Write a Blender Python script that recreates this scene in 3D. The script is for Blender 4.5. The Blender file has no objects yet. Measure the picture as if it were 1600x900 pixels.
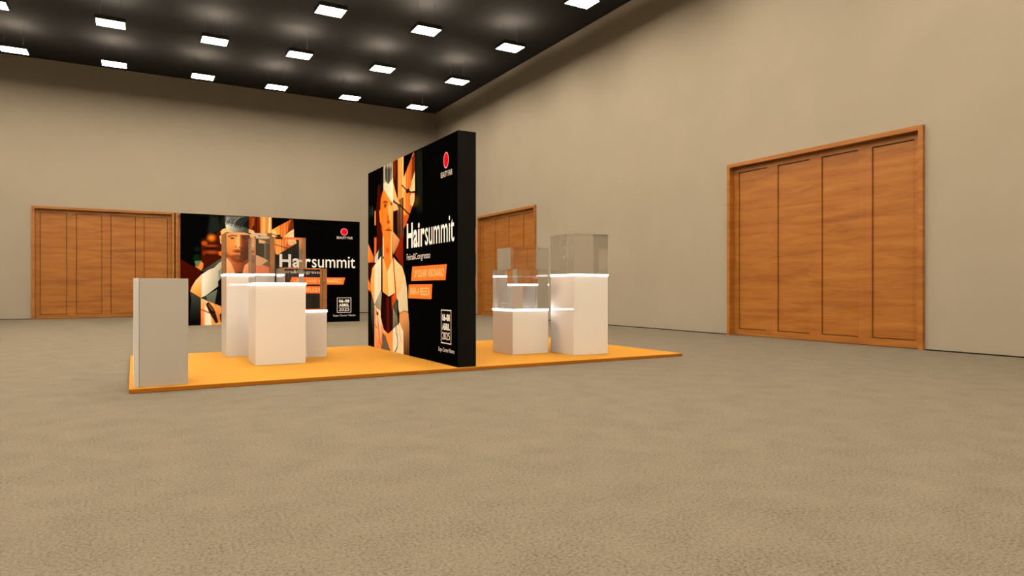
import bpy, bmesh, math, random
import numpy as np
from mathutils import Vector, Matrix

S = bpy.context.scene
C = S.collection
# ------------------------------------------------------------------ camera, world, exposure
cam_d = bpy.data.cameras.new('camera')
cam = bpy.data.objects.new('camera', cam_d); C.objects.link(cam)
cam_d.sensor_fit = 'HORIZONTAL'; cam_d.sensor_width = 36.0
cam_d.lens = 36.0 * 1043.0 / 1600.0
cam_d.shift_y = -0.4 / 1600.0
cam_d.clip_start = 0.05; cam_d.clip_end = 200
YAW = math.atan2(591.0, 1043.0)
cam.location = (0, 0, 1.0)
cam.rotation_euler = (math.radians(90), 0, -YAW)
S.camera = cam

world = bpy.data.worlds.new('world'); S.world = world; world.use_nodes = True
bg = world.node_tree.nodes['Background']
bg.inputs['Color'].default_value = (1.0, 0.78, 0.52, 1); bg.inputs['Strength'].default_value = 0.0

S.view_settings.view_transform = 'Standard'; S.view_settings.look = 'None'
S.view_settings.gamma = 1.0; S.view_settings.exposure = 0.0
S.view_settings.use_curve_mapping = False
cy = S.cycles
cy.max_bounces = 14; cy.diffuse_bounces = 1; cy.glossy_bounces = 6
cy.transmission_bounces = 12; cy.transparent_max_bounces = 8
cy.sample_clamp_indirect = 4.0; cy.caustics_refractive = True; cy.blur_glossy = 0.3

LAMP_STRENGTH = 84.0          # what each hall lamp gives off
LAMP_COLOR = (1.0, 0.825, 0.60)
ADDED_UPLIGHT_STRENGTH = 170.0        # emitter added atop each lamp, its ceiling pool imitating bloom
LED_STRENGTH = 14.0            # the white strips under the glass blocks

# ------------------------------------------------------------------ helpers
def lin(c):
    return tuple(((v/255.0)/12.92 if v/255.0 <= 0.04045 else ((v/255.0+0.055)/1.055)**2.4) for v in c)

def mat(name, col, rough=0.5, spec=0.5, **kw):
    m = bpy.data.materials.new(name); m.use_nodes = True
    b = m.node_tree.nodes['Principled BSDF']
    b.inputs['Base Color'].default_value = (*col, 1); b.inputs['Roughness'].default_value = rough
    b.inputs['Specular IOR Level'].default_value = spec
    for k, v in kw.items():
        b.inputs[k.replace('_', ' ')].default_value = v
    return m

def nodes(m):
    nt = m.node_tree
    return nt, nt.nodes, nt.links, nt.nodes['Principled BSDF']

def obj(name, me, m=None, parent=None, loc=None):
    o = bpy.data.objects.new(name, me); C.objects.link(o)
    if m is not None and me is not None and len(me.materials) == 0: me.materials.append(m)
    if parent is not None: o.parent = parent
    if loc is not None: o.location = loc
    return o

def empty(name, loc=(0, 0, 0), rz=0.0, label=None, cat=None, group=None, kind=None):
    o = bpy.data.objects.new(name, None); C.objects.link(o); o.empty_display_size = 0.2
    o.location = loc; o.rotation_euler = (0, 0, rz)
    return tag(o, label, cat, group, kind)

def tag(o, label=None, cat=None, group=None, kind=None):
    if label: o['label'] = label
    if cat: o['category'] = cat
    if group: o['group'] = group
    if kind: o['kind'] = kind
    return o

def boxes(name, bl, bevel=0.0, segs=2):
    """one mesh from axis-aligned boxes (x0,x1,y0,y1,z0,z1)"""
    bm = bmesh.new()
    for (x0, x1, y0, y1, z0, z1) in bl:
        v = [bm.verts.new(p) for p in ((x0,y0,z0),(x1,y0,z0),(x1,y1,z0),(x0,y1,z0),(x0,y0,z1),(x1,y0,z1),(x1,y1,z1),(x0,y1,z1))]
        for f in ((0,3,2,1),(4,5,6,7),(0,1,5,4),(1,2,6,5),(2,3,7,6),(3,0,4,7)):
            bm.faces.new([v[i] for i in f])
    if bevel > 0:
        bmesh.ops.bevel(bm, geom=list(bm.edges), offset=bevel, segments=segs, profile=0.5, affect='EDGES')
    me = bpy.data.meshes.new(name); bm.to_mesh(me); bm.free()
    return me

def cyl(name, r, z0, z1, x=0, y=0, n=16):
    bm = bmesh.new()
    bmesh.ops.create_cone(bm, cap_ends=True, segments=n, radius1=r, radius2=r, depth=z1-z0,
                          matrix=Matrix.Translation((x, y, (z0+z1)/2)))
    me = bpy.data.meshes.new(name); bm.to_mesh(me); bm.free()
    return me

# ------------------------------------------------------------------ materials
def carpet_mat():
    m = mat('grey_beige_carpet', (.34,.29,.22), 0.95, 0.1); nt, N, L, b = nodes(m)
    tc = N.new('ShaderNodeTexCoord')
    n1 = N.new('ShaderNodeTexNoise'); n1.inputs['Scale'].default_value = 70; n1.inputs['Detail'].default_value = 7; n1.inputs['Roughness'].default_value = .9
    n2 = N.new('ShaderNodeTexNoise'); n2.inputs['Scale'].default_value = 3.4; n2.inputs['Detail'].default_value = 4
    n3 = N.new('ShaderNodeTexVoronoi'); n3.inputs['Scale'].default_value = 150
    for n in (n1, n2, n3): L.new(tc.outputs['Object'], n.inputs['Vector'])
    r1 = N.new('ShaderNodeValToRGB'); r1.color_ramp.elements[0].position = .39; r1.color_ramp.elements[1].position = .50
    r1.color_ramp.elements[0].color = (.070,.058,.040,1); r1.color_ramp.elements[1].color = CARPET
    e = r1.color_ramp.elements.new(.62); e.color = (CARPET[0]*1.35, CARPET[1]*1.34, CARPET[2]*1.32, 1)
    mix = N.new('ShaderNodeMix'); mix.data_type = 'FLOAT'; mix.inputs[0].default_value = .09
    L.new(n1.outputs['Fac'], mix.inputs[2]); L.new(n2.outputs['Fac'], mix.inputs[3])
    L.new(mix.outputs[0], r1.inputs['Fac']); L.new(r1.outputs['Color'], b.inputs['Base Color'])
    bp = N.new('ShaderNodeBump'); bp.inputs['Strength'].default_value = .45; bp.inputs['Distance'].default_value = .01
    L.new(n1.outputs['Fac'], bp.inputs['Height']); L.new(bp.outputs['Normal'], b.inputs['Normal'])
    return m

def wall_mat():
    m = mat('beige_wall_paint', WALL[:3], 0.62, 0.25); nt, N, L, b = nodes(m)
    tc = N.new('ShaderNodeTexCoord')
    n = N.new('ShaderNodeTexNoise'); n.inputs['Scale'].default_value = .9; n.inputs['Detail'].default_value = 4
    L.new(tc.outputs['Object'], n.inputs['Vector'])
    r = N.new('ShaderNodeValToRGB'); r.color_ramp.elements[0].position = .3; r.color_ramp.elements[1].position = .75
    r.color_ramp.elements[0].color = tuple(v*.97 for v in WALL[:3])+(1,); r.color_ramp.elements[1].color = tuple(v*1.03 for v in WALL[:3])+(1,)
    L.new(n.outputs['Fac'], r.inputs['Fac']); L.new(r.outputs['Color'], b.inputs['Base Color'])
    return m

def wood_mat():
    m = mat('orange_brown_wood', (.4,.17,.05), 0.42, 0.35); nt, N, L, b = nodes(m)
    tc = N.new('ShaderNodeTexCoord'); mp = N.new('ShaderNodeMapping'); mp.inputs['Scale'].default_value = (.55, 1.0, 5.5)
    L.new(tc.outputs['Object'], mp.inputs['Vector'])
    n1 = N.new('ShaderNodeTexNoise'); n1.inputs['Scale'].default_value = 1.3; n1.inputs['Detail'].default_value = 7; n1.inputs['Roughness'].default_value = .62; n1.inputs['Distortion'].default_value = .5
    mp2 = N.new('ShaderNodeMapping'); mp2.inputs['Scale'].default_value = (1.2, 1.0, 34)
    L.new(tc.outputs['Object'], mp2.inputs['Vector'])
    n2 = N.new('ShaderNodeTexNoise'); n2.inputs['Scale'].default_value = 3.4; n2.inputs['Detail'].default_value = 4
    L.new(mp.outputs['Vector'], n1.inputs['Vector']); L.new(mp2.outputs['Vector'], n2.inputs['Vector'])
    mix = N.new('ShaderNodeMix'); mix.data_type = 'FLOAT'; mix.inputs[0].default_value = .3
    L.new(n1.outputs['Fac'], mix.inputs[2]); L.new(n2.outputs['Fac'], mix.inputs[3])
    r = N.new('ShaderNodeValToRGB'); cr = r.color_ramp
    cr.elements[0].position = .30; cr.elements[0].color = WOOD[0]
    cr.elements[1].position = .70; cr.elements[1].color = WOOD[2]
    e = cr.elements.new(.5); e.color = WOOD[1]
    L.new(mix.outputs[0], r.inputs['Fac']); L.new(r.outputs['Color'], b.inputs['Base Color'])
    return m

CARPET = (.186, .164, .130, 1)
WALL = (.338, .300, .247, 1)
WOOD = ((.215,.068,.010,1), (.335,.124,.021,1), (.43,.18,.038,1))
M_floor = carpet_mat(); M_wall = wall_mat(); M_wood = wood_mat()
M_ceil = mat('dark_charcoal_ceiling', (.030,.0295,.031), 0.9, 0.1)
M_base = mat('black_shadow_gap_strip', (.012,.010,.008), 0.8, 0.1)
M_gap = mat('dark_brown_joint_and_shade', (.03,.012,.004), 0.8, 0.1)

def platform_mat():
    m = mat('orange_yellow_carpet', PLAT[:3], 0.85, 0.15); nt, N, L, b = nodes(m)
    tc = N.new('ShaderNodeTexCoord'); n = N.new('ShaderNodeTexNoise'); n.inputs['Scale'].default_value = 90; n.inputs['Detail'].default_value = 3
    L.new(tc.outputs['Object'], n.inputs['Vector'])
    r = N.new('ShaderNodeValToRGB'); r.color_ramp.elements[0].color = tuple(v*.9 for v in PLAT[:3])+(1,); r.color_ramp.elements[1].color = tuple(v*1.06 for v in PLAT[:3])+(1,)
    L.new(n.outputs['Fac'], r.inputs['Fac']); L.new(r.outputs['Color'], b.inputs['Base Color'])
    bp = N.new('ShaderNodeBump'); bp.inputs['Strength'].default_value = .2; bp.inputs['Distance'].default_value = .003
    L.new(n.outputs['Fac'], bp.inputs['Height']); L.new(bp.outputs['Normal'], b.inputs['Normal'])
    return m
PLAT = (.55, .262, .031, 1)
M_plat = platform_mat()
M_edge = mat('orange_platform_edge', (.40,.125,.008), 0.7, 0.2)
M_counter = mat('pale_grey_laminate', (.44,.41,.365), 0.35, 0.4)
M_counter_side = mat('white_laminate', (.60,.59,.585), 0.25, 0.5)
M_lit_edge = mat('white_painted_lit_edge', (.93,.91,.88), 0.3, 0.5)
M_plinth = mat('white_gloss_acrylic', (.84,.80,.77), 0.06, 0.5)
M_black = mat('black_fabric_frame', (.006,.0055,.005), 0.8, 0.08)
M_ink = mat('black_print', (.0015,.0015,.0015), 0.9, 0.0)
M_glass = mat('clear_solid_glass', (.97,.96,.94), 0.0, 0.5, Transmission_Weight=1.0, IOR=1.47)
M_metal = mat('dark_grey_lamp_metal', (.05,.048,.045), 0.5, 0.4, Metallic=0.6)

def emit(name, col, s):
    m = bpy.data.materials.new(name); m.use_nodes = True; N = m.node_tree.nodes
    N.remove(N['Principled BSDF']); e = N.new('ShaderNodeEmission')
    e.inputs['Color'].default_value = (*col, 1); e.inputs['Strength'].default_value = s
    m.node_tree.links.new(e.outputs[0], N['Material Output'].inputs['Surface'])
    return m
M_lamp = emit('glowing_lamp_diffuser', LAMP_COLOR, LAMP_STRENGTH)
M_up = emit('added_bloom_glow', LAMP_COLOR, ADDED_UPLIGHT_STRENGTH)
M_led = emit('white_light_strip', (1.0, .95, .88), LED_STRENGTH)

def print_mat(name, col=None):
    """backlit fabric print: ink colour, and the same ink lit from behind"""
    m = mat(name, col or (.5,.5,.5), 0.9, 0.0); nt, N, L, b = nodes(m)
    b.inputs['Emission Strength'].default_value = BACKLIGHT
    if col is None:
        a = N.new('ShaderNodeVertexColor'); a.layer_name = 'ink'
        L.new(a.outputs['Color'], b.inputs['Base Color']); L.new(a.outputs['Color'], b.inputs['Emission Color'])
    else:
        b.inputs['Emission Color'].default_value = (*col, 1)
    return m
BACKLIGHT = 0.35
M_print = print_mat('portrait_ink')
M_white = print_mat('white_ink', (.82,.74,.66))
M_softwhite = print_mat('soft_white_ink', (.66,.58,.51))
M_orange = print_mat('orange_ink', (.90,.17,.025))
M_peach = print_mat('pale_orange_ink', (.98,.62,.26))
M_red = print_mat('red_ink', (.80,.006,.020))
M_darkred = print_mat('dark_red_ink', (.16,.001,.006))
M_pink = print_mat('pale_pink_ink', (.80,.38,.38))

# ------------------------------------------------------------------ the room
XR, YB, XL, YF, H = 11.02, 26.0, -9.6, -6.4, 8.32
DW, DH = 4.05, 3.61           # outside of a door casing
CW = .08                      # casing width
DOORS_BACK = [-2.82 + DW/2, 1.265 + DW/2]
DOORS_RIGHT = [6.04 + DW/2, 17.90 + DW/2]
T = .30
def struct(name, me, m, loc=None, rz=0):
    o = obj(name, me, m, loc=loc); o.rotation_euler = (0, 0, rz); o['kind'] = 'structure'
    return o
struct('floor', boxes('floor', [(XL-T, XR+T, YF-T, YB+T, -.2, 0)]), M_floor)
struct('ceiling', boxes('ceiling', [(XL-T, XR+T, YF-T, YB+T, H, H+.2)]), M_ceil)
def wall_pieces(a0, a1, centres):
    """(start, end, z0, z1) pieces of a wall that leave the door openings free"""
    hw = DW/2 - CW/2; top = DH - CW/2
    out = []; x = a0
    for c in centres:
        out.append((x, c-hw, 0, H)); out.append((c-hw, c+hw, top, H)); x = c+hw
    out.append((x, a1, 0, H))
    return out
struct('wall_back', boxes('wall_back', [(p[0], p[1], YB, YB+T, p[2], p[3]) for p in wall_pieces(XL, XR, DOORS_BACK)]), M_wall)
struct('wall_right', boxes('wall_right', [(XR, XR+T, p[0], p[1], p[2], p[3]) for p in wall_pieces(YF, YB+T, DOORS_RIGHT)]), M_wall)
struct('wall_left', boxes('wall_left', [(XL-T, XL, YF, YB+T, 0, H)]), M_wall)
struct('wall_front', boxes('wall_front', [(XL-T, XR+T, YF-T, YF, 0, H)]), M_wall)
def base_pieces(a0, a1, centres):
    out = []; x = a0
    for c in centres:
        out.append((x, c-DW/2)); x = c+DW/2
    out.append((x, a1)); return [p for p in out if p[1]-p[0] > .02]
struct('base_shade_back', boxes('base_shade_back', [(a, b, YB-.006, YB, 0, .022) for a, b in base_pieces(XL, XR, DOORS_BACK)]), M_base)  # black strips stand in for the shadowed gap at the wall foot
struct('base_shade_right', boxes('base_shade_right', [(XR-.006, XR, a, b, 0, .020) for a, b in base_pieces(YF, YB, DOORS_RIGHT)]), M_base)

def door(n, loc, rz):
    """double-width wooden door of four panelled leaves; its front looks along local -y"""
    d = empty('door_%d' % n, loc, rz, kind='structure')
    hw = DW/2; P = .06; R = .075
    obj('casing', boxes('casing', [(-hw, -hw+CW, -P, R, 0, DH), (hw-CW, hw, -P, R, 0, DH), (-hw+CW, hw-CW, -P, R, DH-CW, DH)], .004, 1), M_wood, d)
    iw = hw - CW; lw = 2*iw/4; top = DH - CW
    obj('backing', boxes('backing', [(-iw, iw, R+.061, R+.10, .0, top)]), M_gap, d)
    for i in range(4):
        a = -iw + i*lw + .0003; b = -iw + (i+1)*lw - .0003
        z0, z1 = .010, top - .002; m_ = .125; mz0, mz1 = .133, z1 - .10
        y0, y1 = R - .002, R + .06
        leaf = obj('door_leaf', boxes('door_leaf', [(a, a+m_, y0, y1, z0, z1), (b-m_, b, y0, y1, z0, z1),
                               (a+m_, b-m_, y0, y1, z0, mz0), (a+m_, b-m_, y0, y1, mz1, z1)]), M_wood, d)
        obj('door_panel', boxes('door_panel', [(a+m_+.014, b-m_-.014, y0+.020, y1, mz0+.014, mz1-.014)]), M_wood, leaf)
    return d
for i, c in enumerate(DOORS_RIGHT): door(i+1, (XR, c, 0), -math.pi/2)
for i, c in enumerate(DOORS_BACK): door(i+3, (c, YB, 0), 0)

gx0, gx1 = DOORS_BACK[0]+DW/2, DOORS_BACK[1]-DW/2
struct('casing_gap_shade_1', boxes('casing_gap_shade_1', [(gx0+.0005, gx1-.0005, YB-.012, YB-.0005, .001, DH)]), M_gap)  # dark strip painting in the shade on the wall between the casings

# ------------------------------------------------------------------ platform
PX0, PX1, PY0, PY1, PZ = -.04, 6.96, 7.24, 10.80, .045
pf = empty('exhibition_platform', ((PX0+PX1)/2, (PY0+PY1)/2, 0), 0,
           'low orange carpeted platform that carries the display stand', 'platform')
hx, hy = (PX1-PX0)/2, (PY1-PY0)/2
obj('carpet_top', boxes('carpet_top', [(-hx, hx, -hy, hy, PZ-.010, PZ)], .002, 1), M_plat, pf)
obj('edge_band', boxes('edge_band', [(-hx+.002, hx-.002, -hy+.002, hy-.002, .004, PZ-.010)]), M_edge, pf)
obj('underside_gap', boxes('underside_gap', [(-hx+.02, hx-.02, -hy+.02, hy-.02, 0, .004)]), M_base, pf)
ART_BANNER = [
 ('p',[(.1476,.9833),(.1903,.987),(.2069,.866),(.1345,.8032)],(24,29,27),None,None,.03,0),
 ('b',[(.0891,.7947),(.1541,.7176)],(14,18,26),.5,1.0),
 ('b',[(.0635,.7131),(.1021,.6575)],(10,20,20),.5,1.0),
 ('b',[(.0571,.6499),(.1053,.5484)],(8,34,10),.5,1.0),
 ('p',[(.0,.5908),(.0699,.5245),(.1021,.485),(.1037,.439),(.0667,.387),(.0475,.3013),(.0,.3015)],(58,10,3),None,None,.003,0),
 ('p',[(.103,.761),(.187,.8396),(.2053,.8717),(.2136,.8489),(.2086,.6078),(.1033,.4908)],(58,16,5),None,None,.003,0),
 ('b',[(.1215,.8428),(.1903,.7369)],(228,116,26),.9,1.0),
 ('b',[(.1771,.8697),(.2102,.7904)],(60,16,6),.7,1.0),
 ('b',[(.0988,.7665),(.141,.7112)],(158,66,20),.5,1.0),
 ('b',[(.0956,.7376),(.2102,.6971)],(150,64,24),.8,.8),
 ('b',[(.1021,.7092),(.2102,.6796)],(40,10,2),.8,1.0),
 ('b',[(.0988,.6861),(.2169,.6332)],(146,62,26),.8,.9),
 ('b',[(.187,.6786),(.2202,.6216)],(214,104,24),.5,1.0),
 ('b',[(.1085,.6808),(.128,.624)],(110,40,15),.5,1.0),
 ('p',[(.0699,.576),(.1021,.5828),(.103,.508),(.0763,.5246)],(96,112,92),None,None,.012,0),
 ('p',[(.0715,.5302),(.0891,.5249),(.103,.577),(.115,.5544),(.1118,.514),(.1021,.4908)],(228,126,46),None,None,.012,0),
 ('p',[(.2086,.6095),(.2102,.5571),(.1476,.509),(.115,.4824),(.1033,.4885)],(78,78,68),(52,52,46),[(.2069,.6037),(.1053,.4851)],.003,0),
 ('p',[(.2169,.5923),(.197,.5684),(.1705,.5212),(.141,.5002),(.104,.4563),(.104,.2493),(.127,.268),(.1893,.3501),(.197,.417),(.2169,.4639)],(226,214,190),(150,146,126),[(.115,.4219),(.2102,.3938)],.003,0),
 ('p',[(.1903,.4867),(.2169,.5398),(.2169,.3939),(.1893,.3501),(.1936,.417)],(120,118,104),None,None,.01,0),
 ('p',[(.104,.4563),(.0756,.4043),(.0555,.3441),(.0481,.3047),(.1014,.247),(.104,.2493)],(238,186,128),(233,136,50),[(.0667,.3928),(.0924,.2666)],.003,0),
 ('p',[(.127,.2663),(.1857,.3239),(.1719,.1788),(.1574,.1849),(.1345,.22)],(98,104,93),(76,82,74),[(.1541,.2892),(.164,.1848)],.003,0),
 ('p',[(.1893,.3501),(.2169,.3939),(.2169,.102),(.1705,.1789)],(11,10,10),None,None,.003,0),
 ('p',[(.1053,.2493),(.127,.2663),(.1378,.2084),(.115,.2261)],(44,42,38),None,None,.003,0),
 ('p',[(.0475,.3013),(.1014,.2459),(.1014,-.0036),(.0475,-.0012)],(58,60,53),(8,8,7),[(.0635,.2784),(.0763,.0319)],.003,0),
 ('p',[(.0475,.3013),(.0539,.2213),(.0475,.1073)],(6,6,6),None,None,.003,0),
 ('p',[(.1021,.2436),(.2169,.1604),(.2169,-.0089),(.1021,-.0037)],(216,150,84),(206,130,66),[(.1085,.1629),(.2069,.044)],.003,.1),
 ('p',[(.1021,.2436),(.1131,.2204),(.1131,-.0042),(.1021,-.0037)],(236,176,112),(226,110,60),[(.1053,.2205),(.1053,.048)],.003,0),
 ('p',[(.1215,.1857),(.1508,.1098),(.1574,-.0062),(.1215,-.0045)],(230,212,184),None,None,.003,0),
 ('p',[(.1101,.2377),(.1247,.226),(.1394,.2026),(.128,.1826),(.1166,.203)],(238,192,140),None,None,.003,0),
 ('l',[(.1182,.2203),(.128,.1942)],(150,90,50),.003),
 ('p',[(.127,.1913),(.1394,.2096),(.1607,.1675),(.1755,.1172),(.1903,.0249),(.1788,.0132),(.164,.0573),(.1443,.1124)],(32,20,11),None,None,.003,0),
 ('l',[(.141,.1853),(.1607,.1327)],(150,100,56),.006),
 ('l',[(.1525,.0809),(.1738,.1034)],(92,60,36),.004),
 ('p',[(.103,.1498),(.1443,.1181),(.1459,.1042),(.103,.1354)],(204,72,26),None,None,.003,0),
 ('p',[(.1686,.176),(.197,.155),(.2102,.0789),(.1986,.0327),(.1887,.0389),(.1771,.1149)],(218,146,78),(190,110,50),[(.1738,.1672),(.2003,.0443)],.003,0),
 ('p',[(.1541,.0287),(.1771,.0162),(.2169,.032),(.2169,-.0089),(.1607,-.0063)],(214,140,80),None,None,.003,0),
 ('p',[(.197,.091),(.2169,.1254),(.2169,.0203),(.2036,.0209)],(50,16,8),None,None,.003,0),
 ('p',[(.2036,.9765),(.2302,.9904),(.2336,.9088),(.2069,.8602),(.2003,.8713)],(22,20,18),None,None,.012,0),
 ('p',[(.2269,.9346),(.2537,.9279),(.2943,.9133),(.3491,.9026),(.3525,.8048),(.3079,.811),(.2605,.8462),(.2302,.8793)],(200,197,184),(58,62,59),[(.2369,.8973),(.3319,.8628)],.006,0),
 ('p',[(.2269,.9959),(.3767,1.0029),(.3802,.9197),(.356,.8823),(.3319,.8954),(.3079,.9055),(.2807,.9211),(.2537,.9337),(.2269,.9375)],(112,115,112),(17,18,18),[(.2336,.9614),(.3353,.9282)],.03,.2),
 ('l',[(.2276,.927),(.2353,.9586),(.2504,.9786),(.274,.9894)],(150,152,146),.0042),
 ('l',[(.2314,.9189),(.2396,.9526),(.2554,.979),(.279,.9898)],(52,54,54),.0042),
 ('l',[(.2353,.9108),(.244,.9582),(.2605,.9795),(.2841,.9903)],(118,121,118),.0042),
 ('l',[(.2391,.922),(.2483,.9521),(.2655,.9799),(.2892,.9907)],(34,36,36),.0042),
 ('l',[(.243,.9138),(.2527,.9577),(.2706,.9803),(.2943,.9911)],(88,91,89),.0042),
 ('l',[(.2468,.9057),(.2571,.9516),(.2756,.9807),(.2994,.9916)],(150,152,146),.0042),
 ('l',[(.2507,.9169),(.2615,.9572),(.2807,.9812),(.3045,.992)],(52,54,54),.0042),
 ('l',[(.2546,.9087),(.2658,.9511),(.2858,.9816),(.3096,.9924)],(118,121,118),.0042),
 ('l',[(.2584,.9005),(.2702,.9568),(.2909,.982),(.3147,.9929)],(34,36,36),.0042),
 ('l',[(.2623,.9117),(.2746,.9507),(.296,.9824),(.3199,.9933)],(88,91,89),.0042),
 ('l',[(.2662,.9036),(.279,.9563),(.3011,.9829),(.325,.9937)],(150,152,146),.0042),
 ('l',[(.2701,.8954),(.2834,.9502),(.3062,.9833),(.3302,.9942)],(52,54,54),.0042),
 ('l',[(.274,.9066),(.2878,.9558),(.3113,.9837),(.3353,.9946)],(56,58,57),.0042),
 ('l',[(.2778,.8984),(.2923,.9497),(.3165,.9841),(.3405,.995)],(15,16,16),.0042),
 ('l',[(.2817,.8902),(.2967,.9554),(.3216,.9846),(.3456,.9955)],(30,31,31),.0042),
 ('l',[(.2856,.9015),(.3011,.9492),(.3267,.985),(.3508,.9959)],(56,58,57),.0042),
 ('l',[(.2895,.8933),(.3055,.9549),(.3319,.9854),(.356,.9964)],(15,16,16),.0042),
 ('l',[(.2934,.8851),(.31,.9487),(.337,.9859),(.3612,.9968)],(30,31,31),.0042),
 ('l',[(.2974,.8963),(.3144,.9544),(.3422,.9863),(.3663,.9972)],(56,58,57),.0042),
 ('l',[(.3013,.8881),(.3188,.9483),(.3473,.9867),(.3715,.9977)],(15,16,16),.0042),
 ('l',[(.3052,.8799),(.3233,.9539),(.3525,.9872),(.3767,.9981)],(30,31,31),.0042),
 ('l',[(.3091,.8911),(.3278,.9478),(.3577,.9876),(.382,.9986)],(56,58,57),.0042),
 ('p',[(.2019,.8482),(.2102,.8691),(.2269,.882),(.2605,.8491),(.3028,.8254),(.3011,.8017),(.2269,.7972),(.2102,.7962)],(228,168,104),(240,180,116),[(.2036,.8308),(.2875,.8303)],.006,0),
 ('p',[(.2053,.8192),(.2269,.8265),(.3018,.8224),(.3018,.5568),(.274,.5737),(.247,.6021),(.2269,.6453),(.2136,.7089)],(214,124,54),(238,160,84),[(.2202,.6976),(.2841,.7771)],.006,0),
 ('p',[(.1963,.807),(.2069,.8193),(.2169,.7908),(.2119,.7263),(.2013,.7433)],(230,166,106),None,None,.003,0),
 ('b',[(.2003,.7956),(.2102,.7437)],(176,100,52),.9,.7),
 ('p',[(.3011,.8253),(.3525,.8048),(.3542,.6444),(.3319,.5843),(.3011,.5568)],(104,44,24),(56,24,15),[(.3045,.7192),(.3491,.6799)],.006,0),
 ('p',[(.2855,.8066),(.2997,.8075),(.3025,.7191),(.2909,.7038),(.2787,.715)],(246,190,116),None,None,.022,0),
 ('p',[(.2997,.8193),(.3079,.808),(.3113,.7137),(.3011,.7043)],(150,72,34),None,None,.016,0),
 ('b',[(.2689,.7263),(.2875,.6978)],(176,88,38),.9,.9),
 ('b',[(.2875,.7155),(.313,.696)],(104,46,22),.9,.9),
 ('b',[(.2302,.7682),(.2672,.6763)],(232,146,74),1.0,.7),
 ('l',[(.2386,.8026),(.2571,.8131),(.2824,.81)],(120,62,28),.01),
 ('l',[(.242,.804),(.2605,.8116),(.2773,.8085)],(78,40,20),.005),
 ('l',[(.313,.8),(.3284,.8093),(.3525,.8)],(38,20,13),.009),
 ('b',[(.2386,.8026),(.2773,.7756)],(150,76,34),1.0,.9),
 ('p',[(.247,.7873),(.2588,.7956),(.2723,.787),(.2588,.7804)],(60,30,18),None,None,.01,0),
 ('b',[(.3096,.8022),(.3473,.7748)],(44,20,13),1.0,.9),
 ('b',[(.2504,.696),(.3319,.6525)],(112,54,25),.8,.9),
 ('b',[(.2638,.6749),(.3182,.6537)],(86,36,18),.8,.85),
 ('l',[(.2655,.6609),(.2807,.6639),(.2977,.6605),(.3147,.663)],(70,26,14),.005),
 ('b',[(.2706,.6564),(.3011,.6388)],(178,88,48),.9,.8),
 ('p',[(.2219,.686),(.2336,.6514),(.2504,.6316),(.274,.6383),(.3113,.6368),(.3353,.6556),(.3525,.68),(.3422,.6202),(.3147,.5749),(.2909,.5624),(.2571,.5849),(.2336,.6221)],(150,74,34),(70,30,17),[(.2403,.6282),(.3284,.6197)],.022,0),
 ('b',[(.2672,.6351),(.3079,.5895)],(168,86,42),1.0,.7),
 ('p',[(.2302,.6279),(.2605,.582),(.2909,.5594),(.3147,.5719),(.3525,.6206),(.3525,.5374),(.3182,.4833),(.274,.4766),(.247,.5347)],(206,108,50),(96,38,20),[(.247,.5816),(.3353,.5429)],.006,0),
 ('p',[(.2236,.6159),(.2369,.6018),(.2571,.5585),(.2773,.4649),(.2236,.464)],(238,188,132),(220,150,90),[(.2302,.5811),(.2672,.4765)],.003,0),
 ('l',[(.2319,.6104),(.2571,.5585),(.2756,.4708)],(120,56,26),.004),
 ('p',[(.3525,.579),(.325,.5397),(.313,.4655),(.3594,.4544)],(230,152,96),(214,120,70),[(.3216,.5367),(.3525,.4662)],.003,0),
 ('l',[(.3525,.579),(.325,.5397),(.3147,.4714)],(250,196,140),.004),
 ('p',[(.1887,.3937),(.2269,.4641),(.2269,-.0093),(.2069,-.0084),(.2069,.1315)],(13,11,11),None,None,.003,0),
 ('p',[(.2236,.464),(.356,.4662),(.356,.3652),(.2875,.3355),(.2236,.3647)],(228,160,100),None,None,.003,0),
 ('p',[(.2236,.3647),(.2875,.3355),(.356,.3652),(.356,.1572),(.2943,.0407),(.2236,.1018)],(40,12,8),None,None,.003,0),
 ('p',[(.356,.3949),(.461,.4559),(.4966,.2144),(.5038,-.0219),(.356,-.0152)],(190,165,130),None,None,.003,0),
 ('p',[(.356,.4662),(.4645,.468),(.4895,.3354),(.4895,.2145),(.356,.2166)],(206,190,160),None,None,.003,0),
 ('p',[(.3525,1.0008),(.4151,1.0062),(.4151,.8026),(.3837,.8484),(.3525,.882)],(92,36,11),(58,18,6),[(.3594,.9598),(.4046,.9634)],.003,.5),
 ('p',[(.3698,.9904),(.3837,.9916),(.3802,.9197),(.3663,.8949)],(150,66,22),None,None,.012,0),
 ('p',[(.4116,1.0059),(.477,1.0054),(.477,.8062),(.4116,.8023)],(236,150,74),(238,160,88),[(.4186,.9346),(.4681,.9383)],.003,.25),
 ('l',[(.4663,.9985),(.4645,.8296)],(250,202,146),.01),
 ('l',[(.4521,.9973),(.4486,.8406)],(178,92,38),.005),
 ('l',[(.4151,.9942),(.4137,.8384)],(120,48,16),.005),
 ('p',[(.3511,.8819),(.3767,.8718),(.3907,.831),(.4011,.8077),(.4292,.7674),(.3907,.7653),(.3525,.7988)],(238,170,106),None,None,.003,0),
 ('p',[(.3525,.7988),(.3907,.8071),(.4752,.7699),(.4895,.7284),(.4895,.4745),(.3525,.4721)],(112,92,70),(88,70,54),[(.3733,.7524),(.4752,.6372)],.003,0),
 ('p',[(.3907,.7951),(.4292,.7734),(.4292,.7434),(.3907,.7474)],(218,164,120),None,None,.01,0),
 ('p',[(.3924,.7475),(.4221,.743),(.4221,.6232),(.4046,.6165),(.3924,.628)],(34,32,28),None,None,.003,0),
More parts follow.
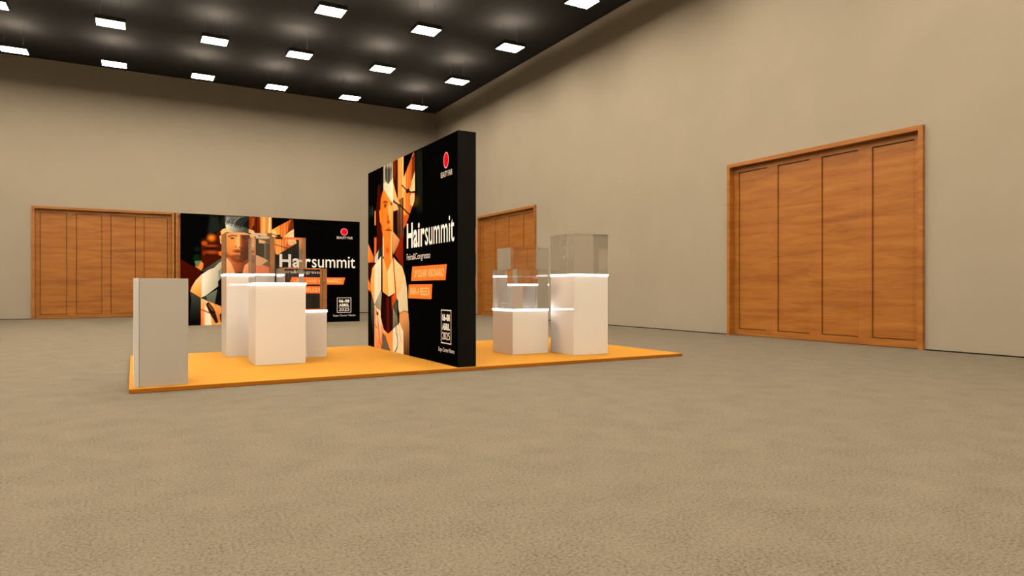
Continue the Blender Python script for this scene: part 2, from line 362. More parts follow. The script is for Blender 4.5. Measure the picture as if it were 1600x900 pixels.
 ('p',[(.4239,.7491),(.4327,.7496),(.4327,.5995),(.4239,.6052)],(96,80,58),None,None,.003,0),
 ('p',[(.4327,.7496),(.461,.739),(.461,.5764),(.4327,.5995)],(60,48,38),None,None,.003,0),
 ('p',[(.3525,.7988),(.3924,.7893),(.3924,.634),(.3525,.6444)],(24,14,10),None,None,.003,0),
 ('p',[(.3907,.631),(.4451,.5879),(.3907,.5265),(.3525,.5612),(.3525,.6444)],(196,150,110),None,None,.003,0),
 ('p',[(.4468,.588),(.4752,.6251),(.4895,.6135),(.4895,.4866),(.4645,.5102)],(52,44,36),None,None,.003,0),
 ('p',[(.3525,.5612),(.3907,.5384),(.4151,.548),(.4645,.5162),(.4716,.444),(.3525,.4543)],(200,108,68),None,None,.003,0),
 ('p',[(.4773,.8847),(.5853,.9901),(.5981,.9789),(.6029,.8076),(.6092,.765),(.5038,.6473),(.4913,.6559),(.4773,.8304)],(230,132,60),(206,96,38),[(.4895,.7888),(.5908,.8558)],.003,.35),
 ('p',[(.5842,.9888),(.5996,.9913),(.6003,.8994),(.5634,.848)],(96,40,14),None,None,.008,0),
 ('p',[(.4773,.8787),(.4966,.8921),(.5038,.832),(.4859,.7947),(.4773,.8062)],(244,186,118),None,None,.015,0),
 ('p',[(.5471,.8195),(.5725,.8669),(.6026,.8995),(.6026,.8149),(.5616,.799)],(242,198,144),None,None,.003,0),
 ('l',[(.5543,.8108),(.5798,.849),(.6018,.8657)],(176,104,56),.004),
 ('p',[(.558,.7866),(.5798,.8032),(.6037,.7923),(.6103,.762),(.589,.7394),(.5634,.7381)],(236,184,130),None,None,.003,0),
 ('l',[(.5689,.7567),(.5908,.7824)],(170,100,52),.003),
 ('l',[(.5871,.7454),(.5963,.7673)],(140,70,34),.003),
 ('p',[(.5543,.7621),(.5689,.7384),(.5908,.7395),(.5326,.6758)],(182,86,36),None,None,.008,0),
 ('l',[(.3907,.8399),(.4752,.8484),(.5074,.8292),(.5398,.81),(.6018,.8044)],(32,20,14),.008),
 ('b',[(.5002,.8439),(.5326,.8186)],(26,18,14),.5,1.0),
 ('l',[(.3907,.7892),(.4645,.7543),(.5616,.7075)],(40,22,14),.007),
]
ART_WALL = [
 ('p',[(.6087,.9975),(.675,.9919),(.7008,.6951),(.6222,.7048)],(18,22,15),None,None,.04,0),
 ('b',[(.5463,.7995),(.675,.7104)],(64,42,12),.9,1.0),
 ('b',[(.6422,.7023),(.7509,.2466)],(14,15,13),.9,1.0),
 ('b',[(.7008,.2301),(.7754,.1305)],(16,16,15),.5,1.0),
 ('p',[(.1462,.9066),(.2171,.9124),(.2171,.5169),(.1372,.5426),(.1189,.767)],(62,13,4),None,None,.015,0),
 ('b',[(.005,.8258),(.0438,.7211)],(20,30,24),.5,1.0),
 ('b',[(.0438,.8131),(.0817,.7352)],(40,44,40),.5,1.0),
 ('p',[(.0958,.7699),(.1134,.7713),(.1152,.6882),(.0958,.6901)],(228,134,72),None,None,.012,0),
 ('p',[(.0911,.6216),(.1262,.6188),(.1226,.5219),(.0911,.5091)],(206,88,34),None,None,.012,0),
 ('p',[(-.0147,.6078),(.0864,.5111),(.0864,.4802),(-.0147,.4806)],(240,138,52),(214,92,28),[(-.0049,.5772),(.0723,.4881)],.01,0),
 ('p',[(-.0147,.4806),(.0911,.48),(.0911,.2622),(-.0147,.26)],(44,10,4),None,None,.003,0),
 ('p',[(-.0098,.3983),(.0438,.3495),(.0438,.3127),(-.0098,.3273)],(236,116,30),None,None,.012,0),
 ('p',[(.1553,.5469),(.0967,.5088),(.0948,.4763),(.1417,.478)],(192,187,166),None,None,.003,0),
 ('p',[(.1553,.5487),(.1997,.56),(.1997,.5143),(.1417,.478)],(40,38,34),None,None,.003,0),
 ('p',[(.2206,1.0167),(.3474,1.0148),(.3474,.8734),(.2206,.8873)],(140,130,110),(150,140,118),[(.2258,.9633),(.3425,.9416)],.003,.4),
 ('p',[(.243,.9879),(.3264,.9717),(.3182,.9122),(.2852,.894),(.243,.9254)],(58,54,46),None,None,.02,0),
 ('l',[(.2447,.9233),(.231,1.0042)],(170,160,138),.004),
 ('l',[(.2608,.9171),(.2524,1.0034)],(74,68,58),.004),
 ('l',[(.2768,.9108),(.2735,1.0026)],(170,160,138),.004),
 ('l',[(.2927,.9081),(.2943,1.0019)],(74,68,58),.004),
 ('l',[(.3084,.9088),(.3149,1.0011)],(170,160,138),.004),
 ('l',[(.3239,.9095),(.3353,1.0004)],(74,68,58),.004),
 ('p',[(.2206,.9048),(.2515,.91),(.2852,.8905),(.3182,.902),(.3474,.9138),(.3474,.7725),(.2206,.8734)],(206,194,164),(232,218,186),[(.243,.8906),(.3345,.8147)],.003,0),
 ('p',[(.2215,1.013),(.2215,.8732),(.1909,.8534),(.1687,.8674),(.1997,.9682)],(14,10,8),None,None,.003,0),
 ('p',[(.2206,.8751),(.3466,.7742),(.3466,.6177),(.3345,.5951),(.2258,.6037),(.2084,.6367),(.1962,.68),(.1785,.7491),(.1847,.8225)],(232,112,30),(240,128,40),[(.1997,.7571),(.2768,.7475)],.003,0),
 ('p',[(.2819,.7744),(.3018,.7854),(.3466,.7726),(.3466,.6177),(.3018,.6216),(.31,.6889),(.2852,.695)],(248,168,88),(240,140,66),[(.3018,.7444),(.3345,.639)],.01,0),
 ('p',[(.1607,.7619),(.1821,.7698),(.1953,.6801),(.1732,.7001)],(226,118,40),None,None,.003,0),
 ('b',[(.2119,.8116),(.2785,.7576)],(150,62,16),1.0,.85),
 ('l',[(.2171,.8018),(.2473,.8046),(.2735,.7941)],(120,46,12),.008),
 ('b',[(.2258,.794),(.2668,.766)],(84,32,10),.9,.9),
 ('b',[(.3001,.801),(.3474,.7607)],(176,84,30),1.0,.8),
 ('b',[(.3117,.7908),(.3441,.7678)],(96,38,12),.9,.9),
 ('p',[(.2718,.7412),(.2935,.7181),(.3051,.6827),(.2701,.6829)],(182,80,22),None,None,.022,0),
 ('b',[(.2634,.6991),(.3117,.6735)],(130,48,12),.9,.9),
 ('b',[(.2885,.7187),(.3133,.6886)],(252,182,104),.9,.8),
 ('b',[(.1997,.743),(.2515,.6744)],(240,126,42),1.0,.6),
 ('b',[(.1776,.689),(.2258,.6281)],(196,84,24),1.0,.6),
 ('b',[(.243,.6701),(.3345,.639)],(190,84,30),1.0,.7),
 ('b',[(.2464,.6562),(.3328,.6324)],(168,66,24),.9,.85),
 ('l',[(.2498,.6476),(.2852,.6456),(.328,.6389)],(106,34,12),.006),
 ('b',[(.26,.639),(.3215,.6182)],(206,92,40),.9,.8),
 ('b',[(.2566,.6237),(.3215,.5961)],(176,76,24),1.0,.85),
 ('p',[(.2111,.6364),(.3425,.6248),(.3345,.4853),(.2726,.4244),(.2258,.4885)],(232,122,40),(226,112,34),[(.2258,.5793),(.3182,.5726)],.006,0),
 ('b',[(.2301,.5859),(.3182,.4979)],(178,72,20),1.0,.85),
 ('b',[(.2558,.584),(.3059,.5394)],(226,118,48),.9,.8),
 ('p',[(.3182,.6269),(.3441,.6314),(.3345,.487),(.31,.4779)],(248,172,98),None,None,.022,0),
 ('p',[(.2111,.6224),(.2223,.6075),(.2258,.5094),(.2111,.5032)],(236,196,150),None,None,.005,0),
 ('p',[(.3466,1.0217),(.4134,1.0142),(.4211,.7889),(.3823,.8344),(.3466,.887)],(84,26,7),(48,12,3),[(.3586,.9722),(.4057,.8638)],.003,.5),
 ('b',[(.3546,1.0066),(.3823,.8843)],(120,44,12),.8,1.0),
 ('p',[(.4057,1.0158),(.4739,1.0143),(.4739,.5873),(.4211,.5915),(.4057,.7911)],(240,152,72),(232,142,72),[(.4134,.9285),(.4664,.8213)],.003,.25),
 ('l',[(.4679,.9961),(.4664,.7824)],(252,206,150),.008),
 ('l',[(.45,.9934),(.4485,.7589)],(176,88,34),.006),
 ('p',[(.4211,.7889),(.4724,.7945),(.4724,.5874),(.4057,.5928),(.3979,.7325)],(110,70,44),(80,48,30),[(.4134,.7306),(.459,.66)],.003,.4),
 ('p',[(.3474,.8936),(.3705,.8496),(.3979,.8021),(.4287,.7714),(.4211,.756),(.3474,.7926)],(242,172,102),None,None,.003,0),
 ('p',[(.3474,.7859),(.3979,.769),(.4134,.7372),(.3744,.7354),(.3474,.7388)],(232,170,116),None,None,.01,0),
 ('p',[(.349,.7352),(.4018,.7387),(.4018,.603),(.3744,.612),(.349,.6309)],(30,12,6),None,None,.003,0),
 ('p',[(.3474,.6311),(.4287,.5827),(.4057,.5531),(.3538,.5096),(.3425,.5304)],(208,146,96),(180,114,70),[(.3586,.5965),(.3665,.529)],.003,0),
 ('p',[(.4709,.6199),(.4709,.4353),(.3713,.507),(.4303,.5842)],(124,30,8),(100,22,6),[(.4057,.5663),(.4664,.4582)],.003,0),
 ('p',[(.4739,.8914),(.5847,.9965),(.5964,.9877),(.6019,.8066),(.5743,.7358),(.4996,.6494),(.4739,.6358)],(232,126,50),(210,96,36),[(.4886,.8179),(.5813,.8348)],.003,.3),
 ('p',[(.5674,.9752),(.5984,.9935),(.5984,.8941),(.5639,.8503)],(104,42,12),None,None,.008,0),
 ('p',[(.4739,.7037),(.5392,.6961),(.4996,.6494),(.4739,.6358)],(190,80,28),None,None,.01,0),
 ('p',[(.4739,.8914),(.496,.9067),(.4996,.829),(.4739,.8202)],(242,178,108),None,None,.015,0),
 ('p',[(.5463,.8185),(.5674,.8591),(.5991,.9002),(.6005,.8068),(.5604,.7974)],(250,196,138),None,None,.003,0),
 ('l',[(.5555,.8139),(.5778,.8479),(.595,.8605)],(180,100,50),.004),
 ('p',[(.5484,.7897),(.5743,.7984),(.5984,.7916),(.595,.7579),(.5778,.7353),(.5498,.7453)],(246,184,128),None,None,.003,0),
 ('l',[(.5604,.7502),(.5778,.7791)],(184,100,48),.003),
 ('l',[(.4515,.8595),(.5141,.8204),(.5604,.8052),(.5991,.8024)],(34,18,10),.008),
 ('b',[(.496,.8328),(.5463,.8027)],(30,18,10),.5,1.0),
 ('l',[(.3506,.7956),(.3744,.7805),(.4477,.7509),(.5463,.6937)],(34,18,10),.009),
 ('p',[(.0967,.4653),(.0628,.4483),(.038,.379),(.0486,.3054),(.093,.2423)],(242,164,92),(236,148,76),[(.0628,.4263),(.0723,.2983)],.003,0),
 ('p',[(.0948,.4636),(.1372,.4853),(.1997,.5161),(.2014,.3278),(.1553,.2885),(.093,.2423)],(232,208,178),(216,196,164),[(.1189,.4429),(.1821,.3702)],.003,0),
 ('p',[(.0948,.2423),(.1935,.3296),(.1997,.2645),(.1909,.1867),(.1508,.1849)],(156,150,126),(120,112,92),[(.1642,.2922),(.1372,.1987)],.003,0),
 ('p',[(-.0147,.3161),(.0486,.3054),(.093,.2423),(.093,-.0643),(-.0147,-.0766)],(9,8,7),None,None,.003,0),
 ('p',[(.0486,.2907),(.093,.2405),(.093,.0445),(.0628,.0786),(.0438,.1876)],(78,74,57),(14,12,9),[(.0723,.2436),(.0723,.0611)],.003,0),
 ('p',[(.0939,.2405),(.1281,.2199),(.1732,.2143),(.2258,.1079),(.3425,.1091),(.3425,-.0089),(.0939,-.0207)],(238,196,156),(232,120,56),[(.1372,.1915),(.1553,-.0038)],.003,.2),
 ('p',[(.0939,.2332),(.1189,.2196),(.1189,-.0073),(.0939,-.0207)],(240,140,90),None,None,.003,0),
 ('p',[(.2084,.0927),(.2515,.075),(.3215,-.0077),(.1953,-.0033)],(98,84,68),None,None,.003,0),
 ('p',[(.2344,.0946),(.3425,.1125),(.3449,-.0086),(.3182,-.0047)],(246,138,58),None,None,.003,0),
 ('l',[(.1235,.2125),(.1417,.1559),(.1571,.0997),(.1687,.0508),(.1997,-.0029)],(34,18,11),.008),
 ('l',[(.0958,.1282),(.1372,.1091)],(196,60,20),.006),
 ('l',[(.1953,.1305),(.2041,.0186)],(206,86,30),.006),
 ('b',[(.1189,.2052),(.1553,.178)],(60,34,20),.5,1.0),
 ('p',[(.3425,.5034),(.3586,.4892),(.459,.4422),(.4923,.3929),(.5134,.335),(.5264,.2173),(.4813,.2204),(.4287,.2037),(.4026,.2423),(.3784,.3149)],(206,190,154),(194,176,138),[(.4057,.4011),(.496,.2386)],.003,0),
 ('p',[(.3474,.4998),(.4057,.4655),(.459,.4422),(.4849,.3962),(.4627,.3447),(.4088,.2821),(.3823,.3183)],(244,186,130),(240,170,112),[(.3901,.4612),(.4057,.3184)],.003,0),
 ('p',[(.2084,.5033),(.2258,.4885),(.2726,.4227),(.3361,.4869),(.3474,.4965),(.3744,.3082),(.2935,.2887),(.2084,.3138)],(246,192,132),(246,186,126),[(.2935,.4033),(.3586,.3685)],.003,0),
 ('p',[(.2084,.4998),(.2726,.4227),(.2852,.2937),(.2084,.3138)],(240,166,88),(236,148,66),[(.2258,.4396),(.2684,.3177)],.003,0),
 ('l',[(.2726,.4244),(.2852,.2937)],(206,112,44),.004),
 ('l',[(.2258,.4885),(.2726,.4244)],(190,96,40),.003),
 ('p',[(.1909,.5183),(.2084,.5209),(.2111,.3138),(.1891,.3137)],(36,14,10),None,None,.003,0),
 ('p',[(.3425,.5034),(.3538,.4962),(.3846,.315),(.4026,.2357),(.3823,.2417),(.3697,.3282)],(132,32,12),None,None,.003,0),
 ('p',[(.1997,.3173),(.2935,.2894),(.3768,.3096),(.3901,.2486),(.3425,.2271),(.3409,.114),(.2852,.0897),(.2258,.1079),(.1821,.1757),(.1909,.2643)],(26,6,5),(44,10,6),[(.2084,.2296),(.3264,.1655)],.003,0),
 ('p',[(.26,.283),(.2935,.287),(.2977,.1025),(.2684,.1005)],(78,18,9),None,None,.012,0),
 ('p',[(.3264,.2875),(.3768,.3083),(.3917,.2818),(.3449,.2372),(.3304,.2131)],(196,74,26),(150,46,16),[(.3665,.3015),(.3345,.22)],.003,0),
 ('p',[(.394,.2852),(.4088,.183),(.3466,.2373)],(60,66,56),None,None,.003,0),
 ('p',[(.3449,.2356),(.4072,.1797),(.4088,.1302),(.3449,.1126)],(124,114,98),(96,88,74),[(.3586,.2142),(.3901,.1357)],.003,0),
 ('p',[(.3441,.1176),(.4057,.1465),(.4257,.1576),(.4716,.1165),(.4753,-.0078),(.3441,-.0087)],(230,210,176),(222,196,158),[(.3665,.1007),(.4515,.0157)],.003,0),
 ('p',[(.3933,.2818),(.4103,.2689),(.4196,.1539),(.4072,.1367)],(24,20,18),None,None,.003,0),
 ('l',[(.3791,.1483),(.3854,.1021),(.4003,.08),(.4049,.0572),(.3979,.0268),(.3689,-.0027)],(28,18,14),.009),
 ('l',[(.4211,.1442),(.4287,.0987),(.4462,.0608)],(128,112,90),.005),
 ('l',[(.3901,.1357),(.4088,.0906)],(60,48,38),.004),
 ('p',[(.4257,.2052),(.4813,.2214),(.5278,.2142),(.5392,.1576),(.5406,-.0132),(.4761,-.0077),(.4709,.118),(.4242,.1575)],(198,138,80),(70,42,24),[(.4664,.1728),(.5105,-.0039)],.003,0),
 ('l',[(.4287,.2037),(.4813,.2201),(.5271,.2126)],(96,60,34),.003),
]
# ------------------------------------------------------------------ printed artwork (one layout for both light boxes)
def paint(ops, nu, nv, umax):
    """rasterise the print's ink: polygons, blobs and strokes in (u, v) of the sheet, v upwards"""
    u = np.linspace(0, umax, nu); v = np.linspace(0, 1, nv)
    U, V = np.meshgrid(u, v); AX = 1.45
    img = np.zeros((nv, nu, 3)); img[:] = np.array((4., 4., 4.))
    rng = np.random.RandomState(7)
    px = max(AX*umax/nu, 1.0/nv)
    def window(us, vs, pad):
        i0 = int(np.searchsorted(u, min(us)-pad/AX)); i1 = int(np.searchsorted(u, max(us)+pad/AX))
        j0 = int(np.searchsorted(v, min(vs)-pad)); j1 = int(np.searchsorted(v, max(vs)+pad))
        return slice(j0, j1), slice(i0, i1)
    def segdist(X, Y, a, b):
        dx, dy = b[0]-a[0], b[1]-a[1]; l2 = dx*dx+dy*dy+1e-12
        t = np.clip(((X-a[0])*dx+(Y-a[1])*dy)/l2, 0, 1)
        return np.hypot(X-a[0]-t*dx, Y-a[1]-t*dy)
    for o in ops:
        if o[0] == 'p':
            pts, c, c2, ga, soft, st = o[1], o[2], o[3], o[4], o[5], o[6]
            soft = max(soft, px*.8)
            w = window([p[0] for p in pts], [p[1] for p in pts], soft)
            X, Y = U[w]*AX, V[w]
            if X.size == 0: continue
            q = [(p[0]*AX, p[1]) for p in pts]
            ins = np.zeros(X.shape, bool); d = np.full(X.shape, 9.)
            for a, b in zip(q, q[1:]+q[:1]):
                d = np.minimum(d, segdist(X, Y, a, b))
                if a[1] != b[1]:
                    ins ^= ((a[1] > Y) != (b[1] > Y)) & (X < (b[0]-a[0])*(Y-a[1])/(b[1]-a[1])+a[0])
            al = np.clip(.5+np.where(ins, d, -d)/soft, 0, 1); al = al*al*(3-2*al)
            col = np.zeros(X.shape+(3,)); col[:] = np.array(c, float)
            if c2 is not None:
                (a, b) = ga; dx, dy = (b[0]-a[0])*AX, b[1]-a[1]
                t = np.clip(((X-a[0]*AX)*dx+(Y-a[1])*dy)/(dx*dx+dy*dy+1e-12), 0, 1)[..., None]
                col = col*(1-t)+np.array(c2, float)*t
            if st:
                k = max(4, int(X.shape[1]/3)); s = np.interp(np.linspace(0, k-1, X.shape[1]), np.arange(k), rng.uniform(-1, 1, k))
                col = col*(1+st*s)[None, :, None]
            img[w] = img[w]*(1-al[..., None])+np.clip(col, 0, 255)*al[..., None]
        elif o[0] == 'b':
            (a, b), c, soft, al0 = o[1], o[2], o[3], o[4]
            x0, x1 = sorted((a[0], b[0])); y0, y1 = sorted((a[1], b[1]))
            w = window((x0, x1), (y0, y1), .0)
            r = np.hypot((U[w]-(x0+x1)/2)/((x1-x0)/2), (V[w]-(y0+y1)/2)/((y1-y0)/2))
            al = np.clip((1-r)/max(soft, .05), 0, 1); al = (al*al*(3-2*al)*al0)[..., None]
            img[w] = img[w]*(1-al)+np.array(c, float)*al
        else:
            pts, c, wd = o[1], o[2], o[3]; wd = max(wd, px*1.1)
            w = window([p[0] for p in pts], [p[1] for p in pts], wd)
            X, Y = U[w]*AX, V[w]; d = np.full(X.shape, 9.)
            for a, b in zip(pts, pts[1:]):
                d = np.minimum(d, segdist(X, Y, (a[0]*AX, a[1]), (b[0]*AX, b[1])))
            al = np.clip((wd*.5-d)/(px)+.5, 0, 1)[..., None]
            img[w] = img[w]*(1-al)+np.array(c, float)*al
    return u, v, img

def portrait_mesh(name, ops, nu=380, nv=400, umax=.68):
    """a sheet in the unit square (x = u, z = v) whose vertices carry the ink"""
    u, v, img = paint(ops, nu, nv, umax)
    U, V = np.meshgrid(u, v)
    co = np.zeros((nu*nv, 3), np.float32); co[:, 0] = U.ravel(); co[:, 2] = V.ravel()
    idx = np.arange(nu*nv, dtype=np.int32).reshape(nv, nu)
    quads = np.stack([idx[:-1, :-1], idx[:-1, 1:], idx[1:, 1:], idx[1:, :-1]], -1).reshape(-1, 4)
    me = bpy.data.meshes.new(name); n = len(quads)
    me.vertices.add(nu*nv); me.vertices.foreach_set('co', co.ravel())
    me.loops.add(n*4); me.loops.foreach_set('vertex_index', quads.ravel())
    me.polygons.add(n); me.polygons.foreach_set('loop_start', np.arange(0, n*4, 4, dtype=np.int32))
    me.update(calc_edges=True)
    s = np.clip(img, 0, 255)/255.0
    l = np.where(s <= .04045, s/12.92, ((s+.055)/1.055)**2.4)
    rgba = np.ones((nu*nv, 4), np.float32); rgba[:, :3] = l.reshape(-1, 3)
    ca = me.color_attributes.new('ink', 'FLOAT_COLOR', 'POINT'); ca.data.foreach_set('color', rgba.ravel())
    me.materials.append(M_print)
    return me

def glyphs(name, text, u0, u1, v0, v1, bold=0.0, ref=None, shear=0.0):
    """lettering as flat shapes that fill u0..u1; v0 is the baseline, v1 the height of 'ref' (default a capital H)"""
    def curve(t):
        cu = bpy.data.curves.new('lettering', 'FONT'); cu.body = t; cu.size = 1.0; cu.offset = bold
        cu.resolution_u = 4; cu.shear = shear; cu.space_character = 1.0 + bold*1.6
        o = bpy.data.objects.new('lettering', cu); C.objects.link(o)
        dg = bpy.context.evaluated_depsgraph_get(); dg.update()
        me = bpy.data.meshes.new_from_object(o.evaluated_get(dg))
        bpy.data.objects.remove(o); bpy.data.curves.remove(cu)
        return me
    r = curve(ref or 'H'); top = max(v.co.y for v in r.vertices); bpy.data.meshes.remove(r)
    me = curve(text); xs = [v.co.x for v in me.vertices]; a, b = min(xs), max(xs)
    for v in me.vertices:
        v.co = (u0+(v.co.x-a)/(b-a)*(u1-u0), 0, v0+v.co.y/top*(v1-v0))
    me.name = name; me.materials.clear()
    return me

def flat(name, polys):
    bm = bmesh.new()
    for p in polys: bm.faces.new([bm.verts.new((a, 0, b)) for a, b in p])
    me = bpy.data.meshes.new(name); bm.to_mesh(me); bm.free(); return me

def ring(cx, cz, rx, rz, k, n=40):
    out = []
    for i in range(n):
        a, b = 2*math.pi*i/n, 2*math.pi*(i+1)/n
        out.append([(cx+rx*k*math.cos(a), cz+rz*k*math.sin(a)), (cx+rx*math.cos(a), cz+rz*math.sin(a)),
                    (cx+rx*math.cos(b), cz+rz*math.sin(b)), (cx+rx*k*math.cos(b), cz+rz*k*math.sin(b))])
    return out
def disc(cx, cz, rx, rz, n=40):
    return [[(cx+rx*math.cos(2*math.pi*i/n), cz+rz*math.sin(2*math.pi*i/n)) for i in range(n)]]

U0, U1 = .858, .946; B0, B1 = .091, .240; tu, tv = .0035, .0045
SHEETS = {}
def sheet_meshes():
    S_ = SHEETS
    S_['headline_lettering'] = (glyphs('headline_bold', 'Hair', .513, .7015, .536, .655, bold=.026), M_white)
    S_['headline_lettering.'] = (glyphs('headline_light', 'summit', .7075, .971, .536, .655, bold=.004), M_white)
    S_['subtitle_lettering'] = (glyphs('subtitle', 'Feira&Congresso', .513, .757, .4735, .5035), M_softwhite)
    S_['slogan_bar'] = (flat('slogan_bar', [[(.560,.370),(.897,.370),(.908,.439),(.574,.439)]]), M_orange)
    S_['slogan_bar.'] = (flat('slogan_bar', [[(.529,.284),(.769,.284),(.776,.352),(.536,.352)]]), M_orange)
    S_['slogan_lettering'] = (glyphs('slogan', 'UM OLHAR VISIONARIO', .588, .882, .387, .422, bold=-.006), M_peach)
    S_['slogan_lettering.'] = (glyphs('slogan', 'PARA A BELEZA', .552, .752, .301, .336, bold=-.006), M_peach)
    S_['date_frame'] = (flat('date_frame', [[(U0,B0),(U1,B0),(U1,B0+tv),(U0,B0+tv)], [(U0,B1-tv),(U1,B1-tv),(U1,B1),(U0,B1)],
                        [(U0,B0+tv),(U0+tu,B0+tv),(U0+tu,B1-tv),(U0,B1-tv)], [(U1-tu,B0+tv),(U1,B0+tv),(U1,B1-tv),(U1-tu,B1-tv)]]), M_softwhite)
    S_['date_lettering'] = (glyphs('date', '06-08', .8695, .9345, .192, .221, bold=.030), M_white)
    S_['date_lettering.'] = (glyphs('date', 'ABRIL', .8695, .9345, .152, .180, bold=.030), M_white)
    S_['date_lettering..'] = (glyphs('date', '2025', .8695, .9345, .109, .141, bold=-.002), M_white)
    S_['venue_lettering'] = (glyphs('venue', 'Expo Center Norte', .836, .972, .055, .073), M_softwhite)
    ex, ez, rx, rz = .9025, .893, .0222, .0355
    S_['emblem_disc'] = (flat('emblem_disc', disc(ex, ez, rx*.9, rz*.9)), M_red)
    S_['emblem_ring'] = (flat('emblem_ring', ring(ex, ez, rx, rz, .88)), M_pink)
    def q(pts): return [(ex+a*rx, ez+b*rz) for a, b in pts]
    S_['emblem_mark'] = (flat('emblem_mark', [q([(-.18,-.72),(-.06,-.78),(-.02,.30),(-.16,.34)]), q([(.16,-.62),(.28,-.56),(.30,.30),(.18,.26)]),
                         q([(-.02,.16),(.18,.26),(.18,.40),(-.02,.30)]), q([(.42,-.46),(.60,-.22),(.62,.22),(.44,.06)]), q([(.10,.50),(.38,.56),(.30,.66),(.06,.62)])]), M_darkred)
    S_['emblem_lettering'] = (glyphs('emblem_name', 'BEAUTY FAIR', .857, .9555, .822, .846, bold=.012), M_softwhite)
sheet_meshes()

def printed_sheet(root, portrait, w, h, loc, rz):
    """the artwork stretched over one face of a light box; every printed element a part of the box"""
    made = {}
    OWNER = {'slogan_lettering': 'slogan_bar', 'slogan_lettering.': 'slogan_bar.', 'date_lettering': 'date_frame', 'date_lettering.': 'date_frame',
             'date_lettering..': 'date_frame', 'emblem_ring': 'emblem_disc', 'emblem_mark': 'emblem_disc', 'emblem_lettering': 'emblem_disc'}
    def put(name, me, m, lift):
        if name in OWNER:                       # printed on another printed piece: a sub-part of it
            o = obj(name.rstrip('.'), me, m, made[OWNER[name]]); o.location = (0, -.0008, 0)
            return o
        o = made[name] = obj(name.rstrip('.'), me, m, root)
        n = Vector((math.sin(rz), -math.cos(rz), 0))
        o.location = Vector(loc)+n*lift; o.rotation_euler = (0, 0, rz); o.scale = (w, 1, h)
        return o
    put('portrait_print', portrait, None, .0012)
    for k, (me, m) in SHEETS.items():
        lift = .0020 if k.rstrip('.') in ('slogan_bar', 'emblem_disc', 'date_frame') else .0028
        put(k, me, m, lift)

# free-standing wall with the print on both of its long faces
FX0, FX1, FY0, FY1, FH = 3.373, 3.612, 7.265, 10.775, 2.842
lw = empty('standing_light_box', ((FX0+FX1)/2, (FY0+FY1)/2, PZ), 0,
           'tall thick black light box standing on the orange platform between the two plinth clusters', 'light box')
obj('box_frame', boxes('box_frame', [(-(FX1-FX0)/2, (FX1-FX0)/2, -(FY1-FY0)/2, (FY1-FY0)/2, 0, FH)], .004, 1), M_black, lw)
hx_, hy_ = (FX1-FX0)/2, (FY1-FY0)/2
obj('print_ground', boxes('print_ground', [(-hx_-.0006, -hx_+.01, -hy_+.006, hy_-.006, .006, FH-.006)]), M_ink, lw)
obj('print_ground', boxes('print_ground', [(hx_-.01, hx_+.0006, -hy_+.006, hy_-.006, .006, FH-.006)]), M_ink, lw)
ART_W = portrait_mesh('portrait_print', ART_WALL)
ART_B = portrait_mesh('portrait_print', ART_BANNER)
printed_sheet(lw, ART_W, FY1-FY0, FH, (-hx_, hy_, 0), -math.pi/2)
printed_sheet(lw, ART_W, FY1-FY0, FH, (hx_, -hy_, 0), math.pi/2)

# banner light box standing on the hall floor behind the platform
BX0, BX1, BY, BH = 1.066, 5.853, 19.52, 2.96
bn = empty('banner_light_box', ((BX0+BX1)/2, BY+.06, 0), 0,
           'wide printed black banner standing on the floor before the back wall doors', 'light box')
hb = (BX1-BX0)/2
obj('box_frame', boxes('box_frame', [(-hb, hb, -.06, .06, 0, BH)], .004, 1), M_black, bn)
obj('print_ground', boxes('print_ground', [(-hb+.006, hb-.006, -.0606, -.05, .006, BH-.006)]), M_ink, bn)
printed_sheet(bn, ART_B, BX1-BX0, BH, (-hb, -.06, 0), 0)

# ------------------------------------------------------------------ reception counter
ct = empty('counter', (.236, 7.60, PZ), 0, 'plain pale grey counter block on the near left corner of the orange platform', 'counter')
CH = 1.047
obj('front_panel', boxes('front_panel', [(-.190, .234, -.27, -.25, 0, CH-.002)], .002, 1), M_counter, ct)
obj('painted_lit_edge', boxes('painted_lit_edge', [(-.2385, -.2345, -.272, .27, 0, CH)]), M_lit_edge, ct)  # white strip paints in the bright lit line down the left edge
obj('side_panel', boxes('side_panel', [(-.234, -.192, -.272, .27, 0, CH)], .004, 2), M_counter_side, ct)
obj('side_panel', boxes('side_panel', [(.214, .234, -.25, .27, 0, CH-.022)], .002, 1), M_counter, ct)
obj('back_panel', boxes('back_panel', [(-.190, .214, .25, .27, 0, CH-.022)], .002, 1), M_counter, ct)
obj('countertop', boxes('countertop', [(-.190, .234, -.25, .27, CH-.022, CH-.002)], .002, 1), M_counter, ct)

# ------------------------------------------------------------------ plinths with solid glass blocks
W = .60; hW = W/2; LED_H = .023; GH = .575
def plinth(x, y, top, label):
    t = empty('display_plinth', (x+hW, y+hW, PZ), 0, label, 'plinth', 'glass topped display plinths on the orange platform')
    zb = top - PZ
    obj('plinth_body', boxes('plinth_body', [(-hW, hW, -hW, hW, 0, zb)], .003, 2), M_plinth, t)
    k = .022; a = hW+.005
    obj('light_strip', boxes('light_strip', [(-a, a, -a, -a+k, zb, zb+LED_H), (-a, a, a-k, a, zb, zb+LED_H),
                       (-a, -a+k, -a+k, a-k, zb, zb+LED_H), (a-k, a, -a+k, a-k, zb, zb+LED_H)]), M_led, t)
    obj('top_plate', boxes('top_plate', [(-hW+.02, hW-.02, -hW+.02, hW-.02, zb, zb+LED_H), (-hW, hW, -hW, hW, zb+LED_H, zb+LED_H+.004)]), M_plinth, t)
    obj('glass_block', boxes('glass_block', [(-hW, hW, -hW, hW, zb+LED_H+.005, zb+LED_H+GH)]), M_glass, t)
    return t
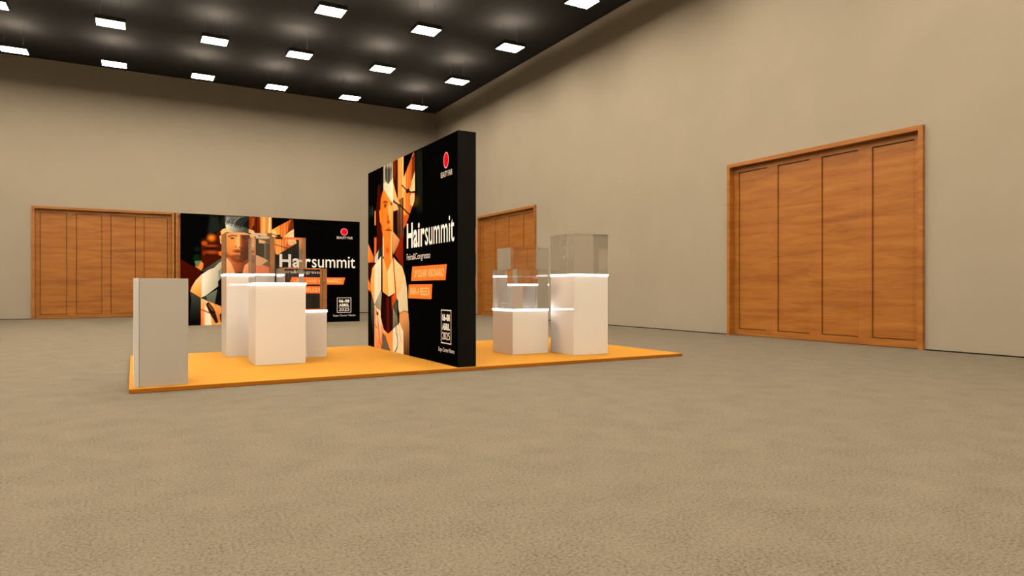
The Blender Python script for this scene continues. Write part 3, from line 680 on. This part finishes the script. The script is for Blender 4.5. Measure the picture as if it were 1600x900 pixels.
plinth(1.11, 9.93, 1.170, 'tall white plinth with glass block, hindmost of the cluster beside the grey counter')
plinth(1.30, 8.66, 1.035, 'white glass topped plinth nearest the grey counter, in front of two others')
plinth(1.736, 9.34, .668, 'low white plinth right of two taller plinths, left of the thick light box')
plinth(4.69, 8.26, .668, 'low white glass topped plinth just right of the thick light box')
plinth(5.159, 8.99, 1.035, 'white glass topped plinth behind the low plinth right of the thick light box')
plinth(5.40, 7.76, 1.170, 'tall white plinth with large glass block, rightmost on the orange platform')

# ------------------------------------------------------------------ hall lamps
NTH = ['first', 'second', 'third', 'fourth', 'fifth', 'sixth', 'seventh', 'eighth', 'ninth']
LX = [9.02, 6.54, 4.095, 1.885, -.50, -2.90, -5.30, -7.70]
LY = [22.97, 19.48, 16.02, 12.63, 9.17, 5.70, 2.23, -1.24, -4.70]
LZ = 7.60; LWX, LWY = .62, .50
def lamp_parts():
    a, b = LWX/2, LWY/2
    w = .02; hb_ = [(-a-w, a+w, -b-w, -b, 0, .10), (-a-w, a+w, b, b+w, 0, .10), (-a-w, -a, -b, b, 0, .10), (a, a+w, -b, b, 0, .10)]
    return [('housing', boxes('housing', hb_+[(-a, a, -b, b, .012, .020)]), M_metal),
            ('diffuser', boxes('diffuser', [(-a, a, -b, b, .002, .010)]), M_lamp),
            ('added_bloom_uplight', boxes('added_bloom_uplight', [(-.12, .12, -.12, .12, .021, .030)]), M_up),  # added glowing plate, invented to put a bloom-like pool on the ceiling
            ('hanging_rod', cyl('hanging_rod', .004, .020, H-LZ, -.22, 0, 8), M_metal),
            ('hanging_rod', cyl('hanging_rod', .004, .020, H-LZ, .22, 0, 8), M_metal)]
LP = lamp_parts()
for j, y in enumerate(LY):
    for i, x in enumerate(LX):
        t = empty('ceiling_lamp', (x, y, LZ), 0, 'square ceiling lamp, %s from right wall, %s row from back wall' % (NTH[i], NTH[j]), 'ceiling lamp', 'square lamps hanging under the dark ceiling')
        for n, me, m in LP: obj(n, me, m, t)
